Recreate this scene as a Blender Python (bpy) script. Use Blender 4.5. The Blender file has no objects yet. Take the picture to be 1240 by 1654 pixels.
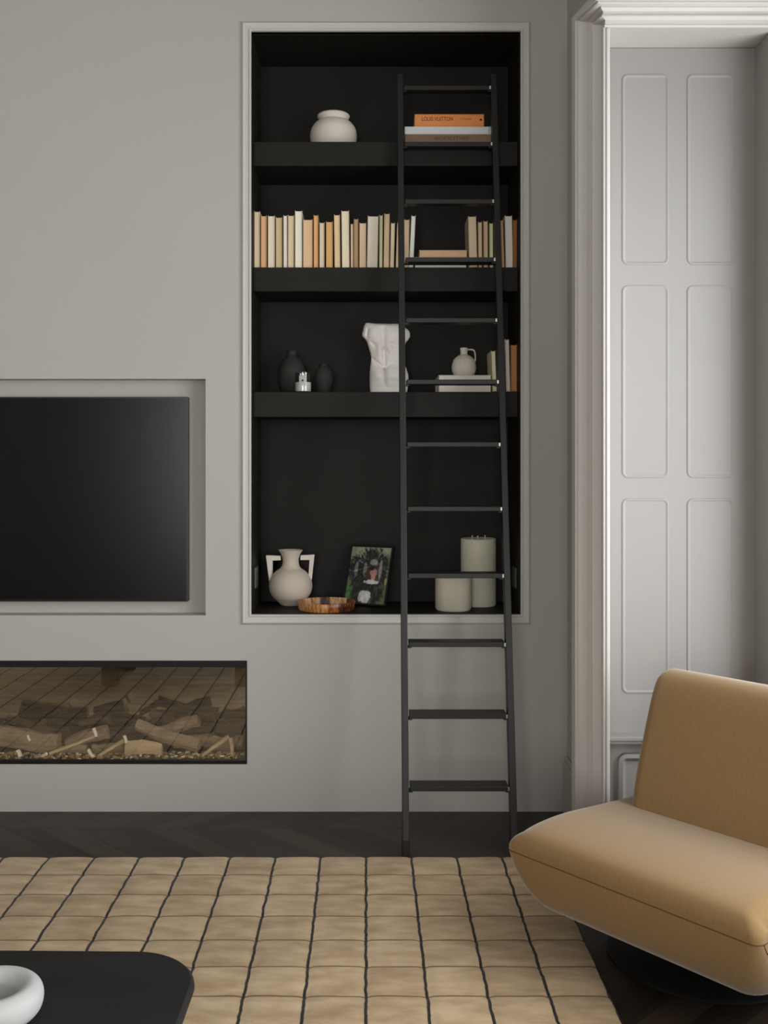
import bpy, bmesh, math, random
from mathutils import Vector, Matrix, noise
C = bpy.context.scene.collection
SC = bpy.context.scene
PI = math.pi
F, CX, CY, D0, H = 1684.0, 592.0, 744.0, 4.158, 1.4   # focal length in pixels, optical axis, distance camera-wall, eye height

# ------------------------------------------------------------------ camera
cam = bpy.data.cameras.new('camera'); camo = bpy.data.objects.new('camera', cam); C.objects.link(camo)
camo.location = (0, -D0, H); camo.rotation_euler = (PI/2, 0, 0)
cam.sensor_width = 36; cam.sensor_fit = 'AUTO'; cam.lens = F*36/1654
cam.shift_x = (620-CX)/1654; cam.shift_y = -(827-CY)/1654
cam.clip_start = .05; cam.clip_end = 100
SC.camera = camo
# ------------------------------------------------------------------ world, daylight through the windows, added rear fill, exposure
w = bpy.data.worlds.new('overcast_sky'); SC.world = w; w.use_nodes = True
w.node_tree.nodes['Background'].inputs[0].default_value = (.86, .93, 1, 1)
w.node_tree.nodes['Background'].inputs[1].default_value = .8
def daylight(name, loc, rot, sx, sy, power, col):
    l = bpy.data.lights.new(name, 'AREA'); l.shape = 'RECTANGLE'; l.size = sx; l.size_y = sy; l.energy = power; l.color = col
    o = bpy.data.objects.new(name, l); C.objects.link(o); o.location = loc; o.rotation_euler = rot
    return o
daylight('daylight_far_window', (1.80, -1.98, 1.50), (0, PI/2, 0), 2.3, 2.4, 122, (.97, .985, 1))
daylight('daylight_near_window', (1.30, -4.55, 1.45), (0, PI/2, 0), 2.3, 1.7, 130, (1, .985, .96))
daylight('rear_fill_light', (-.9, -8.2, 1.65), (PI/2, 0, 0), 1.9, 2.3, 140, (1, .985, .95))  # added fill behind the camera, lifts the dark right part of the back wall
SC.view_settings.view_transform = 'Standard'; SC.view_settings.look = 'None'
SC.view_settings.exposure = 0.0; SC.view_settings.gamma = 1; SC.view_settings.use_curve_mapping = False

# ------------------------------------------------------------------ materials
def s2l(c): return tuple(((v/255)/12.92 if v/255 <= .04045 else (((v/255)+.055)/1.055)**2.4) for v in c)
def mat(name, col, rough=.6, spec=.5, metal=0, var=0, vscale=(8, 8, 8), bump=0, bscale=60, sheen=0, dist=.002, detail=4):
    m = bpy.data.materials.new(name); m.use_nodes = True; nt = m.node_tree; b = nt.nodes['Principled BSDF']
    b.inputs['Base Color'].default_value = (*col, 1); b.inputs['Roughness'].default_value = rough
    b.inputs['Specular IOR Level'].default_value = spec; b.inputs['Metallic'].default_value = metal
    if sheen: b.inputs['Sheen Weight'].default_value = sheen; b.inputs['Sheen Roughness'].default_value = .4
    tc = nt.nodes.new('ShaderNodeTexCoord'); mp = nt.nodes.new('ShaderNodeMapping'); mp.inputs['Scale'].default_value = vscale
    nt.links.new(tc.outputs['Object'], mp.inputs['Vector'])
    n = nt.nodes.new('ShaderNodeTexNoise'); n.inputs['Scale'].default_value = 1; n.inputs['Detail'].default_value = detail
    nt.links.new(mp.outputs[0], n.inputs['Vector'])
    mx = nt.nodes.new('ShaderNodeMix'); mx.data_type = 'RGBA'
    mx.inputs['A'].default_value = (*[c*(1-var) for c in col], 1); mx.inputs['B'].default_value = (*[min(1, c*(1+var)) for c in col], 1)
    nt.links.new(n.outputs['Fac'], mx.inputs['Factor']); nt.links.new(mx.outputs['Result'], b.inputs['Base Color'])
    if bump:
        n2 = nt.nodes.new('ShaderNodeTexNoise'); n2.inputs['Scale'].default_value = bscale; nt.links.new(tc.outputs['Object'], n2.inputs['Vector'])
        bp = nt.nodes.new('ShaderNodeBump'); bp.inputs['Strength'].default_value = bump; bp.inputs['Distance'].default_value = dist
        nt.links.new(n2.outputs['Fac'], bp.inputs['Height']); nt.links.new(bp.outputs[0], b.inputs['Normal'])
    return m
def N(nt, kind, **kw):
    n = nt.nodes.new(kind)
    for k, v in kw.items(): setattr(n, k, v)
    return n
def M_(nt, op, a, b=None, c=None):
    n = nt.nodes.new('ShaderNodeMath'); n.operation = op
    for i, v in enumerate((a, b, c)):
        if v is None: continue
        if isinstance(v, (int, float)): n.inputs[i].default_value = v
        else: nt.links.new(v, n.inputs[i])
    return n.outputs[0]

WALLC = (.462, .444, .418)
m_wall = mat('painted_plaster', WALLC, .85, .25, var=.03, vscale=(1.3, 1.3, 1.3), bump=.08, bscale=90)
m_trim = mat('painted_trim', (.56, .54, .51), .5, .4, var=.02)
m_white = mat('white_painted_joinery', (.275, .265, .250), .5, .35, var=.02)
m_ceil = mat('ceiling_paint', (.46, .45, .43), .9, .2)
m_dark = mat('charcoal_joinery', (.0125, .0115, .0092), .6, .22, var=.12, vscale=(3, 3, 9))
m_metal = mat('black_ladder_metal', (.013, .013, .0125), .45, .35)
m_chrome = mat('brushed_steel', (.6, .6, .58), .3, .5, metal=1)
m_rubber = mat('black_rubber', (.015, .015, .015), .8, .3)
m_bezel = mat('black_bezel', (.01, .01, .01), .35, .5)
m_screen = mat('dark_screen', (.003, .0027, .0025), .25, .35)
m_firebox = mat('black_firebox', (.022, .019, .016), .8, .2)
m_fabric = mat('camel_upholstery', (.275, .170, .074), .9, .15, var=.16, vscale=(170, 170, 14), bump=.35, bscale=520, sheen=.45, dist=.0008)
m_piping = mat('camel_piping', (.10, .062, .028), .9, .15)
m_black = mat('matte_black_metal', (.008, .008, .008), .55, .25)
m_table = mat('black_stained_wood', (.014, .013, .012), .6, .22, var=.35, vscale=(3, 40, 20), bump=.15, bscale=70)
m_bowl = mat('white_ceramic', (.43, .43, .425), .55, .3, bump=.05, bscale=30)
m_cream = mat('cream_ceramic', (.78, .71, .63), .75, .25, var=.08, vscale=(9, 9, 9), bump=.12, bscale=60)
m_bisque = mat('bisque_ceramic', (.66, .58, .48), .8, .2, var=.07, vscale=(10, 10, 10), bump=.08, bscale=90)
m_jug = mat('pale_stoneware', (.82, .75, .67), .75, .25, var=.05, vscale=(20, 20, 20), bump=.1, bscale=80)
m_charc = mat('charcoal_ceramic', (.034, .034, .031), .7, .3, var=.3, vscale=(20, 20, 20), bump=.3, bscale=70)
m_marble = mat('pale_marble', (.86, .82, .77), .5, .4, var=.14, vscale=(14, 14, 14), bump=.15, bscale=50)
m_wax = mat('ivory_wax', (.70, .65, .53), .5, .4, var=.03)
m_wax2 = mat('greenish_ivory_wax', (.66, .64, .51), .5, .4, var=.03)
m_wick = mat('pale_wick', (.62, .56, .42), .9)
m_label = mat('white_label', (.88, .88, .84), .6)
m_ink = mat('black_ink', (.02, .018, .015), .7)
m_inkb = mat('dark_brown_ink', (.07, .04, .022), .7)
m_inkr = mat('rust_ink', (.32, .09, .04), .7)
m_bark_dark_shaded = mat('dark_and_shaded_bark', (.055, .040, .028), .9, .2, var=.6, vscale=(14, 60, 60), bump=.8, bscale=70, dist=.006)  # darker bark copy: dark and charred logs, and shade put into the colour
m_bark = mat('bark', (.32, .235, .155), .9, .2, var=.75, vscale=(14, 60, 60), bump=.8, bscale=70, dist=.006)
m_split = mat('split_wood', (.62, .46, .29), .85, .2, var=.35, vscale=(8, 70, 70), bump=.5, bscale=90, dist=.003)
m_pale = mat('pale_cut_wood', (.9, .82, .64), .8, .2, var=.15, vscale=(20, 90, 90))
m_chip = mat('wood_chips', (.40, .24, .11), .9, .2, var=.5, vscale=(90, 90, 90))
m_socket = mat('dark_grey_plate', (.07, .075, .075), .4, .5)
m_brass = mat('window_hardware', (.4, .38, .34), .4, .5, metal=1)

def glass_mat(name, refl, tint=(1, 1, 1), rough=0.0):
    m = bpy.data.materials.new(name); m.use_nodes = True; nt = m.node_tree; nt.nodes.clear()
    o = N(nt, 'ShaderNodeOutputMaterial'); t = N(nt, 'ShaderNodeBsdfTransparent'); g = N(nt, 'ShaderNodeBsdfGlossy'); mx = N(nt, 'ShaderNodeMixShader')
    t.inputs[0].default_value = (*tint, 1); g.inputs['Roughness'].default_value = rough; g.inputs['Color'].default_value = (1, 1, 1, 1)
    lw = N(nt, 'ShaderNodeLayerWeight'); lw.inputs[0].default_value = .5
    f = M_(nt, 'ADD', M_(nt, 'MULTIPLY', M_(nt, 'POWER', lw.outputs['Facing'], 5.0), 1-refl), refl)
    nt.links.new(f, mx.inputs[0]); nt.links.new(t.outputs[0], mx.inputs[1]); nt.links.new(g.outputs[0], mx.inputs[2]); nt.links.new(mx.outputs[0], o.inputs[0])
    return m
m_fireglass = glass_mat('reflective_fire_glass', .12, (.97, .96, .93))
m_liner = mat('black_mirror_liner', (.36, .35, .32), .03, .5, metal=1)
m_pane = glass_mat('window_glass', .05)
m_jar = glass_mat('candle_jar_glass', .05, (.93, .94, .93), .02)

def floor_material():
    m = bpy.data.materials.new('dark_oak_chevron'); m.use_nodes = True; nt = m.node_tree; b = nt.nodes['Principled BSDF']
    g = N(nt, 'ShaderNodeNewGeometry'); sp = N(nt, 'ShaderNodeSeparateXYZ'); nt.links.new(g.outputs['Position'], sp.inputs[0])
    x, y = sp.outputs[0], sp.outputs[1]
    W = .70
    yy = M_(nt, 'DIVIDE', M_(nt, 'ADD', y, .19 + W*20), W)
    row = M_(nt, 'FLOOR', yy); fr = M_(nt, 'FRACT', yy)
    par = M_(nt, 'MODULO', row, 2)                                     # row 20 (next to the wall) = 0
    sgn = M_(nt, 'SUBTRACT', M_(nt, 'MULTIPLY', par, 2), 1)           # -1 for row 0, +1 for row 1
    yl = M_(nt, 'MULTIPLY', fr, W)
    edge = M_(nt, 'MULTIPLY', par, W)
    u = M_(nt, 'ADD', x, M_(nt, 'MULTIPLY', sgn, M_(nt, 'SUBTRACT', yl, edge)))
    P_ = .135
    un = M_(nt, 'DIVIDE', M_(nt, 'ADD', u, 30), P_)
    idx = M_(nt, 'FLOOR', un); fu = M_(nt, 'FRACT', un)
    d1 = M_(nt, 'MINIMUM', fu, M_(nt, 'SUBTRACT', 1, fu)); d2 = M_(nt, 'MINIMUM', fr, M_(nt, 'SUBTRACT', 1, fr))
    gap = M_(nt, 'MINIMUM', M_(nt, 'DIVIDE', d1, .022), M_(nt, 'DIVIDE', d2, .004))
    gap = M_(nt, 'MINIMUM', gap, 1)
    cv = N(nt, 'ShaderNodeCombineXYZ'); nt.links.new(idx, cv.inputs[0]); nt.links.new(row, cv.inputs[1])
    wn = N(nt, 'ShaderNodeTexWhiteNoise'); nt.links.new(cv.outputs[0], wn.inputs['Vector'])
    along = M_(nt, 'SUBTRACT', x, M_(nt, 'MULTIPLY', sgn, y)); 
    gv = N(nt, 'ShaderNodeCombineXYZ'); nt.links.new(M_(nt, 'MULTIPLY', u, 34), gv.inputs[0]); nt.links.new(M_(nt, 'MULTIPLY', along, 2.4), gv.inputs[1]); nt.links.new(M_(nt, 'MULTIPLY', wn.outputs['Value'], 40), gv.inputs[2])
    gn = N(nt, 'ShaderNodeTexNoise'); gn.inputs['Scale'].default_value = 1; gn.inputs['Detail'].default_value = 5; gn.inputs['Distortion'].default_value = .8
    nt.links.new(gv.outputs[0], gn.inputs['Vector'])
    t = M_(nt, 'ADD', M_(nt, 'MULTIPLY', wn.outputs['Value'], .45), M_(nt, 'MULTIPLY', gn.outputs['Fac'], .75))
    cr = N(nt, 'ShaderNodeValToRGB'); nt.links.new(t, cr.inputs[0])
    cr.color_ramp.elements[0].position = .25; cr.color_ramp.elements[0].color = (.012, .0085, .0065, 1)
    cr.color_ramp.elements[1].position = .95; cr.color_ramp.elements[1].color = (.050, .034, .024, 1)
    mx = N(nt, 'ShaderNodeMix', data_type='RGBA'); mx.inputs['A'].default_value = (.008, .006, .005, 1)
    nt.links.new(gap, mx.inputs['Factor']); nt.links.new(cr.outputs[0], mx.inputs['B']); nt.links.new(mx.outputs['Result'], b.inputs['Base Color'])
    b.inputs['Roughness'].default_value = .42; b.inputs['Specular IOR Level'].default_value = .4
    bp = N(nt, 'ShaderNodeBump'); bp.inputs['Strength'].default_value = .3; bp.inputs['Distance'].default_value = .002
    nt.links.new(M_(nt, 'ADD', gap, M_(nt, 'MULTIPLY', gn.outputs['Fac'], .3)), bp.inputs['Height']); nt.links.new(bp.outputs[0], b.inputs['Normal'])
    return m
RX, RY, RC = .632, -.503, .1585       # rug right edge, far edge, cell size
def rug_material():
    m = bpy.data.materials.new('camel_windowpane_pile'); m.use_nodes = True; nt = m.node_tree; b = nt.nodes['Principled BSDF']
    g = N(nt, 'ShaderNodeNewGeometry'); sp = N(nt, 'ShaderNodeSeparateXYZ'); nt.links.new(g.outputs['Position'], sp.inputs[0])
    def nz(sc, det=2):
        n = N(nt, 'ShaderNodeTexNoise'); mp = N(nt, 'ShaderNodeMapping'); mp.inputs['Scale'].default_value = sc
        n.inputs['Scale'].default_value = 1; n.inputs['Detail'].default_value = det
        nt.links.new(g.outputs['Position'], mp.inputs['Vector']); nt.links.new(mp.outputs[0], n.inputs['Vector']); return n.outputs['Fac']
    wob = M_(nt, 'MULTIPLY', M_(nt, 'SUBTRACT', nz((9, 16, 1)), .5), .011)
    xx = M_(nt, 'DIVIDE', M_(nt, 'ADD', M_(nt, 'ADD', M_(nt, 'SUBTRACT', sp.outputs[0], RX), RC*40), wob), RC)
    fx = M_(nt, 'FRACT', xx); dx = M_(nt, 'MULTIPLY', M_(nt, 'MINIMUM', fx, M_(nt, 'SUBTRACT', 1, fx)), RC)
    wob2 = M_(nt, 'MULTIPLY', M_(nt, 'SUBTRACT', nz((10, 8, 1)), .5), .008)
    yy = M_(nt, 'DIVIDE', M_(nt, 'ADD', M_(nt, 'ADD', M_(nt, 'SUBTRACT', sp.outputs[1], RY), RC*60), wob2), RC)
    fy = M_(nt, 'FRACT', yy); dy = M_(nt, 'MULTIPLY', M_(nt, 'MINIMUM', fy, M_(nt, 'SUBTRACT', 1, fy)), RC)
    lx = N(nt, 'ShaderNodeMapRange'); lx.inputs['From Min'].default_value = .0032; lx.inputs['From Max'].default_value = .0052; nt.links.new(dx, lx.inputs['Value'])
    ly = N(nt, 'ShaderNodeMapRange'); ly.inputs['From Min'].default_value = .0012; ly.inputs['From Max'].default_value = .0050; nt.links.new(dy, ly.inputs['Value'])
    cellv = N(nt, 'ShaderNodeCombineXYZ'); nt.links.new(M_(nt, 'FLOOR', yy), cellv.inputs[1]); nt.links.new(M_(nt, 'FLOOR', xx), cellv.inputs[0])
    wn = N(nt, 'ShaderNodeTexWhiteNoise'); nt.links.new(cellv.outputs[0], wn.inputs['Vector'])
    t = M_(nt, 'ADD', M_(nt, 'MULTIPLY', nz((8, 19, 1), 6), .9), M_(nt, 'MULTIPLY', wn.outputs['Value'], .14))
    cr = N(nt, 'ShaderNodeValToRGB'); nt.links.new(t, cr.inputs[0])
    cr.color_ramp.elements[0].position = .33; cr.color_ramp.elements[0].color = (.335, .226, .120, 1)
    cr.color_ramp.elements[1].position = .72; cr.color_ramp.elements[1].color = (.54, .405, .25, 1)
    m1 = N(nt, 'ShaderNodeMix', data_type='RGBA'); m1.inputs['A'].default_value = (.13, .075, .035, 1)
    nt.links.new(ly.outputs[0], m1.inputs['Factor']); nt.links.new(cr.outputs[0], m1.inputs['B'])
    m2 = N(nt, 'ShaderNodeMix', data_type='RGBA'); m2.inputs['A'].default_value = (.007, .006, .005, 1)
    nt.links.new(lx.outputs[0], m2.inputs['Factor']); nt.links.new(m1.outputs['Result'], m2.inputs['B'])
    nt.links.new(m2.outputs['Result'], b.inputs['Base Color'])
    b.inputs['Roughness'].default_value = .95; b.inputs['Specular IOR Level'].default_value = .1; b.inputs['Sheen Weight'].default_value = .15
    h = M_(nt, 'ADD', M_(nt, 'MULTIPLY', nz((260, 260, 60), 3), .4), M_(nt, 'MULTIPLY', nz((9, 20, 1), 3), 1.2))
    bp = N(nt, 'ShaderNodeBump'); bp.inputs['Strength'].default_value = .5; bp.inputs['Distance'].default_value = .006
    nt.links.new(h, bp.inputs['Height']); nt.links.new(bp.outputs[0], b.inputs['Normal'])
    return m
def tray_material():
    m = bpy.data.materials.new('amber_horn_veneer'); m.use_nodes = True; nt = m.node_tree; b = nt.nodes['Principled BSDF']
    tc = N(nt, 'ShaderNodeTexCoord'); sp = N(nt, 'ShaderNodeSeparateXYZ'); nt.links.new(tc.outputs['Object'], sp.inputs[0])
    ang = M_(nt, 'ARCTAN2', sp.outputs[1], sp.outputs[0]); seg = M_(nt, 'FLOOR', M_(nt, 'MULTIPLY', ang, 2.7))
    cv = N(nt, 'ShaderNodeCombineXYZ'); nt.links.new(M_(nt, 'MULTIPLY', ang, 14), cv.inputs[0]); nt.links.new(M_(nt, 'MULTIPLY', sp.outputs[2], 40), cv.inputs[1]); nt.links.new(M_(nt, 'MULTIPLY', seg, 7.3), cv.inputs[2])
    n = N(nt, 'ShaderNodeTexNoise'); n.inputs['Scale'].default_value = 1; n.inputs['Detail'].default_value = 3; nt.links.new(cv.outputs[0], n.inputs['Vector'])
    wn = N(nt, 'ShaderNodeTexWhiteNoise', noise_dimensions='1D'); nt.links.new(seg, wn.inputs['W'])
    t = M_(nt, 'ADD', M_(nt, 'MULTIPLY', n.outputs['Fac'], .8), M_(nt, 'MULTIPLY', M_(nt, 'SUBTRACT', wn.outputs['Value'], .4), .5))
    cr = N(nt, 'ShaderNodeValToRGB'); nt.links.new(t, cr.inputs[0]); e = cr.color_ramp.elements
    e[0].position = .18; e[0].color = (.05, .014, .005, 1); e[1].position = .8; e[1].color = (.75, .62, .46, 1)
    a = e.new(.38); a.color = (.36, .12, .03, 1); a = e.new(.55); a.color = (.55, .27, .08, 1)
    nt.links.new(cr.outputs[0], b.inputs['Base Color']); b.inputs['Roughness'].default_value = .3
    return m

# ------------------------------------------------------------------ mesh helpers
def obj(name, bm, m, parent=None, smooth=None, bevel=0, loc=None, subsurf=0, segs=2):
    me = bpy.data.meshes.new(name); bmesh.ops.recalc_face_normals(bm, faces=bm.faces); bm.to_mesh(me); bm.free()
    for k in (m if isinstance(m, (list, tuple)) else [m]): me.materials.append(k)
    o = bpy.data.objects.new(name, me); C.objects.link(o)
    if parent: o.parent = parent
    if loc: o.location = loc
    if smooth is not None:
        for p in me.polygons: p.use_smooth = True
        if smooth: me.set_sharp_from_angle(angle=math.radians(smooth))
    if bevel:
        b = o.modifiers.new('bevel', 'BEVEL'); b.width = bevel; b.segments = segs; b.limit_method = 'ANGLE'; b.angle_limit = math.radians(40)
    if subsurf:
        s = o.modifiers.new('subdivision', 'SUBSURF'); s.levels = subsurf; s.render_levels = subsurf
    return o
def thing(name, label, cat, loc=(0, 0, 0), rz=0, group=None, rot=None):
    o = bpy.data.objects.new(name, None); C.objects.link(o); o.empty_display_size = .05
    o.location = loc; o.rotation_euler = rot if rot else (0, 0, rz); o['label'] = label; o['category'] = cat
    if group: o['group'] = group
    return o
def tag(o, label, cat, group=None):
    o['label'] = label; o['category'] = cat
    if group: o['group'] = group
    return o
def struct(name, bm, m, **k):
    o = obj(name, bm, m, **k); o['kind'] = 'structure'; return o
def box(bm, x0, x1, y0, y1, z0, z1, mi=0, mtx=None):
    vs = [bm.verts.new((x, y, z)) for x in (x0, x1) for y in (y0, y1) for z in (z0, z1)]
    if mtx:
        for v in vs: v.co = mtx @ v.co
    for f in ((0, 1, 3, 2), (4, 6, 7, 5), (0, 4, 5, 1), (2, 3, 7, 6), (0, 2, 6, 4), (1, 5, 7, 3)):
        fc = bm.faces.new([vs[i] for i in f]); fc.material_index = mi
    return bm
def B(*a, **k): return box(bmesh.new(), *a, **k)
def lathe(prof, n=64, bm=None, cx=0, cy=0, close=False):
    bm = bm or bmesh.new(); rings = []
    for r, z in prof:
        if r < 1e-6: rings.append([bm.verts.new((cx, cy, z))])
        else: rings.append([bm.verts.new((cx + r*math.cos(2*PI*i/n), cy + r*math.sin(2*PI*i/n), z)) for i in range(n)])
    for a, b in zip(rings, rings[1:]):
        for i in range(n):
            j = (i+1) % n
            if len(a) == 1 and len(b) == 1: continue
            if len(a) == 1: bm.faces.new((a[0], b[i], b[j]))
            elif len(b) == 1: bm.faces.new((a[i], a[j], b[0]))
            else: bm.faces.new((a[i], a[j], b[j], b[i]))
    return bm
def tube(pts, r, n=10, bm=None, rad=None, cap=True):
    bm = bm or bmesh.new(); pts = [Vector(p) for p in pts]; rings = []; up = None
    for i, p in enumerate(pts):
        t = (pts[min(i+1, len(pts)-1)] - pts[max(i-1, 0)]).normalized()
        if up is None: up = t.orthogonal().normalized()
        up = (up - t*up.dot(t)).normalized(); s = t.cross(up); rr = rad[i] if rad else r
        rings.append([bm.verts.new(p + (up*math.cos(2*PI*k/n) + s*math.sin(2*PI*k/n))*rr) for k in range(n)])
    for a, b in zip(rings, rings[1:]):
        for k in range(n): bm.faces.new((a[k], a[(k+1) % n], b[(k+1) % n], b[k]))
    if cap: bm.faces.new(rings[0][::-1]); bm.faces.new(rings[-1])
    return bm
def px(x, d): return (x-CX)*d/F             # world X of a measured picture column at distance d
def pz(y, d): return H - (y-CY)*d/F
def catmull(pts, n=6, closed=True):
    out = []; L = len(pts)
    for i in range(L if closed else L-1):
        p = [Vector((*pts[(i+k) % L if closed else max(0, min(L-1, i+k))], 0)) for k in (-1, 0, 1, 2)]
        for s in range(n):
            t = s/n
            q = .5*((2*p[1]) + (-p[0]+p[2])*t + (2*p[0]-5*p[1]+4*p[2]-p[3])*t*t + (-p[0]+3*p[1]-3*p[2]+p[3])*t**3)
            out.append((q.x, q.y))
    if not closed: out.append(tuple(pts[-1]))
    return out

# ------------------------------------------------------------------ the room
XR, XL, YB, ZC = .80, -4.3, -8.0, 3.55
WX = D0/F
nx0, nx1, nz0, nz1 = (406-CX)*WX, (840-CX)*WX, H-(992-CY)*WX, H+(CY-52)*WX      # niche opening
tx0, tx1, tz0, tz1 = -2.35, (332-CX)*WX, H-(994-CY)*WX, H+(CY-612)*WX           # TV recess opening
fx0, fx1, fz0, fz1 = -2.05, (399-CX)*WX, H-(1234-CY)*WX, H-(1067-CY)*WX         # fireplace opening
ND = .36                                                                        # niche depth
def wall_with_holes(xs, zs, holes, y):
    bm = bmesh.new(); vm = {}
    def v(a, b):
        if (a, b) not in vm: vm[(a, b)] = bm.verts.new((a, y, b))
        return vm[(a, b)]
    for a, b in zip(xs, xs[1:]):
        for c, d in zip(zs, zs[1:]):
            mx_, mz_ = (a+b)/2, (c+d)/2
            if any(h[0] < mx_ < h[1] and h[2] < mz_ < h[3] for h in holes): continue
            bm.faces.new((v(a, c), v(b, c), v(b, d), v(a, d)))
    return bm
holes = [(nx0, nx1, nz0, nz1), (tx0, tx1, tz0, tz1), (fx0, fx1, fz0, fz1)]
xs = sorted({XL, XR, nx0, nx1, tx0, tx1, fx0, fx1}); zs = sorted({0, ZC, nz0, nz1, tz0, tz1, fz0, fz1})
bm = wall_with_holes(xs, zs, holes, 0)
for (a, b, c, d), dep in zip(holes, (.02, .075, .02)):            # reveals of the openings
    for q in (((a, 0, c), (a, dep, c), (a, dep, d), (a, 0, d)), ((b, 0, c), (b, 0, d), (b, dep, d), (b, dep, c)),
              ((a, 0, c), (b, 0, c), (b, dep, c), (a, dep, c)), ((a, 0, d), (a, dep, d), (b, dep, d), (b, 0, d))):
        bm.faces.new([bm.verts.new(p) for p in q])
a, b, c, d = holes[1]
bm.faces.new([bm.verts.new(p) for p in ((a, .075, c), (b, .075, c), (b, .075, d), (a, .075, d))])
struct('wall_back', bm, m_wall)
struct('wall_left', B(XL-.1, XL, YB, .5, 0, ZC), m_wall)
m_taupe = mat('taupe_wall_paint', (.30, .275, .245), .8, .25, var=.03)
bm = bmesh.new(); box(bm, XL-.1, -1.9, YB-.1, YB, 0, ZC); box(bm, .1, XR+1.2, YB-.1, YB, 0, ZC); box(bm, -1.9, .1, YB-.1, YB, 0, .45); box(bm, -1.9, .1, YB-.1, YB, 2.85, ZC)  # opening left for the added fill window
struct('wall_front', bm, m_taupe)
struct('ceiling', B(XL-.1, 2.1, YB-.1, .6, ZC, ZC+.1), m_ceil)
struct('floor', B(XL-.1, 2.1, YB-.1, .6, -.1, 0), floor_material())
# right wall: solid pieces around two window bays
OZ = 2.848
bm = bmesh.new(); BZ = 3.42
box(bm, XR, 2.0, -.49, .1, 0, ZC)                      # between the back corner and the far bay
box(bm, XR, 2.0, -.67, -.49, OZ, ZC)                    # over the panelled reveal
box(bm, XR, 2.0, -3.20, -.67, BZ, ZC)                   # above the far bay
box(bm, 1.63, 2.0, -3.20, -.67, OZ, BZ)
box(bm, XR, 2.0, -3.65, -3.20, 0, ZC)
box(bm, XR, 2.0, -5.45, -3.65, 2.95, ZC)
box(bm, XR, 2.0, YB, -5.45, 0, ZC)
box(bm, XR, 2.0, -5.45, -3.65, 0, .45)
struct('wall_right', bm, m_wall)
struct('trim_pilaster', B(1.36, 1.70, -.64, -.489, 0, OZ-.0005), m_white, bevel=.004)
# windows with bars
def window(name, x, y0, y1, z0, z1, nb=2, nv=4):
    t = bpy.data.objects.new(name, None); C.objects.link(t); t['kind'] = 'structure'; t.location = (x, (y0+y1)/2, z0)
    cy, bm = (y0+y1)/2, bmesh.new(); hw = (y1-y0)/2; h = z1-z0
    box(bm, -.03, .03, -hw, -hw+.06, 0, h); box(bm, -.03, .03, hw-.06, hw, 0, h); box(bm, -.03, .03, -hw+.06, hw-.06, 0, .07); box(bm, -.03, .03, -hw+.06, hw-.06, h-.07, h)
    obj('window_frame', bm, m_white, t, bevel=.004)
    bm = bmesh.new()
    for i in range(1, nb): yy = -hw+.06 + (2*hw-.12)*i/nb; box(bm, -.015, .015, yy-.012, yy+.012, .07, h-.07)
    for i in range(1, nv): zz = .07 + (h-.14)*i/nv; box(bm, -.0151, .0151, -hw+.06, hw-.06, zz-.012, zz+.012)
    obj('glazing_bar', bm, m_white, t)
    obj('window_pane', B(-.002, .002, -hw+.06, hw-.06, .07, h-.07), m_pane, t)
window('window_1', 1.66, -3.20, -.65, .50, OZ)
window('window_2', 1.16, -5.45, -3.65, .45, 2.95)
window('added_fill_window', 0, -1.0, 1.0, .45, 2.85)  # added window behind the camera, made only to let the fill light in
w3 = bpy.data.objects['added_fill_window']; w3.location = (-.9, YB-.05, .45); w3.rotation_euler = (0, 0, PI/2)
struct('trim_apron', B(1.63, 1.70, -3.20, -.64, 0, .50), m_white)

# architrave round the far bay: a profile swept up the jamb and along the head, mitred
prof = [(0, 0), (0, .008), (.010, .012), (.014, .006), (.040, .006), (.046, .020), (.052, .034), (.062, .030), (.066, .024), (.080, .024),
        (.086, .036), (.094, .043), (.100, .041), (.104, .058), (.112, .070), (.120, .067), (.124, .078), (.165, .082), (.170, .078), (.170, 0)]
bm = bmesh.new(); rows = []          # jamb on the side of the pier, head mitred and wrapped round the corner over the reveal
for s, p in prof:
    h = OZ + .0005 + s*.62; q = p*.5
    rows.append([bm.verts.new(c) for c in ((XR-p, -.67+s, 0), (XR-p, -.67+s, h), (XR-q, -.67-q, h), (1.63, -.67-q, h))])
for a, b in zip(rows, rows[1:]):
    for i in range(3): bm.faces.new((a[i], a[i+1], b[i+1], b[i]))
struct('trim_1', bm, m_trim, smooth=28)
def architrave(name, y0, y1, z1, sc_head):
    bm = bmesh.new(); rows = []
    for s, p in prof:
        x = XR - p; h = z1 + s*sc_head
        rows.append([bm.verts.new(c) for c in ((x, y1+s, 0), (x, y1+s, h), (x, y0-s, h), (x, y0-s, 0))])
    for a, b in zip(rows, rows[1:]):
        for i in range(3): bm.faces.new((a[i], a[i+1], b[i+1], b[i]))
    return struct(name, bm, m_trim, smooth=28)
architrave('trim_2', -5.45, -3.65, 2.95, .9)
# bead closing the jamb edge
bm = bmesh.new(); box(bm, XR+.0005, XR+.013, -.674, -.4895, 0, OZ-.0005)
struct('trim_3', bm, m_trim, bevel=.003)
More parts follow.
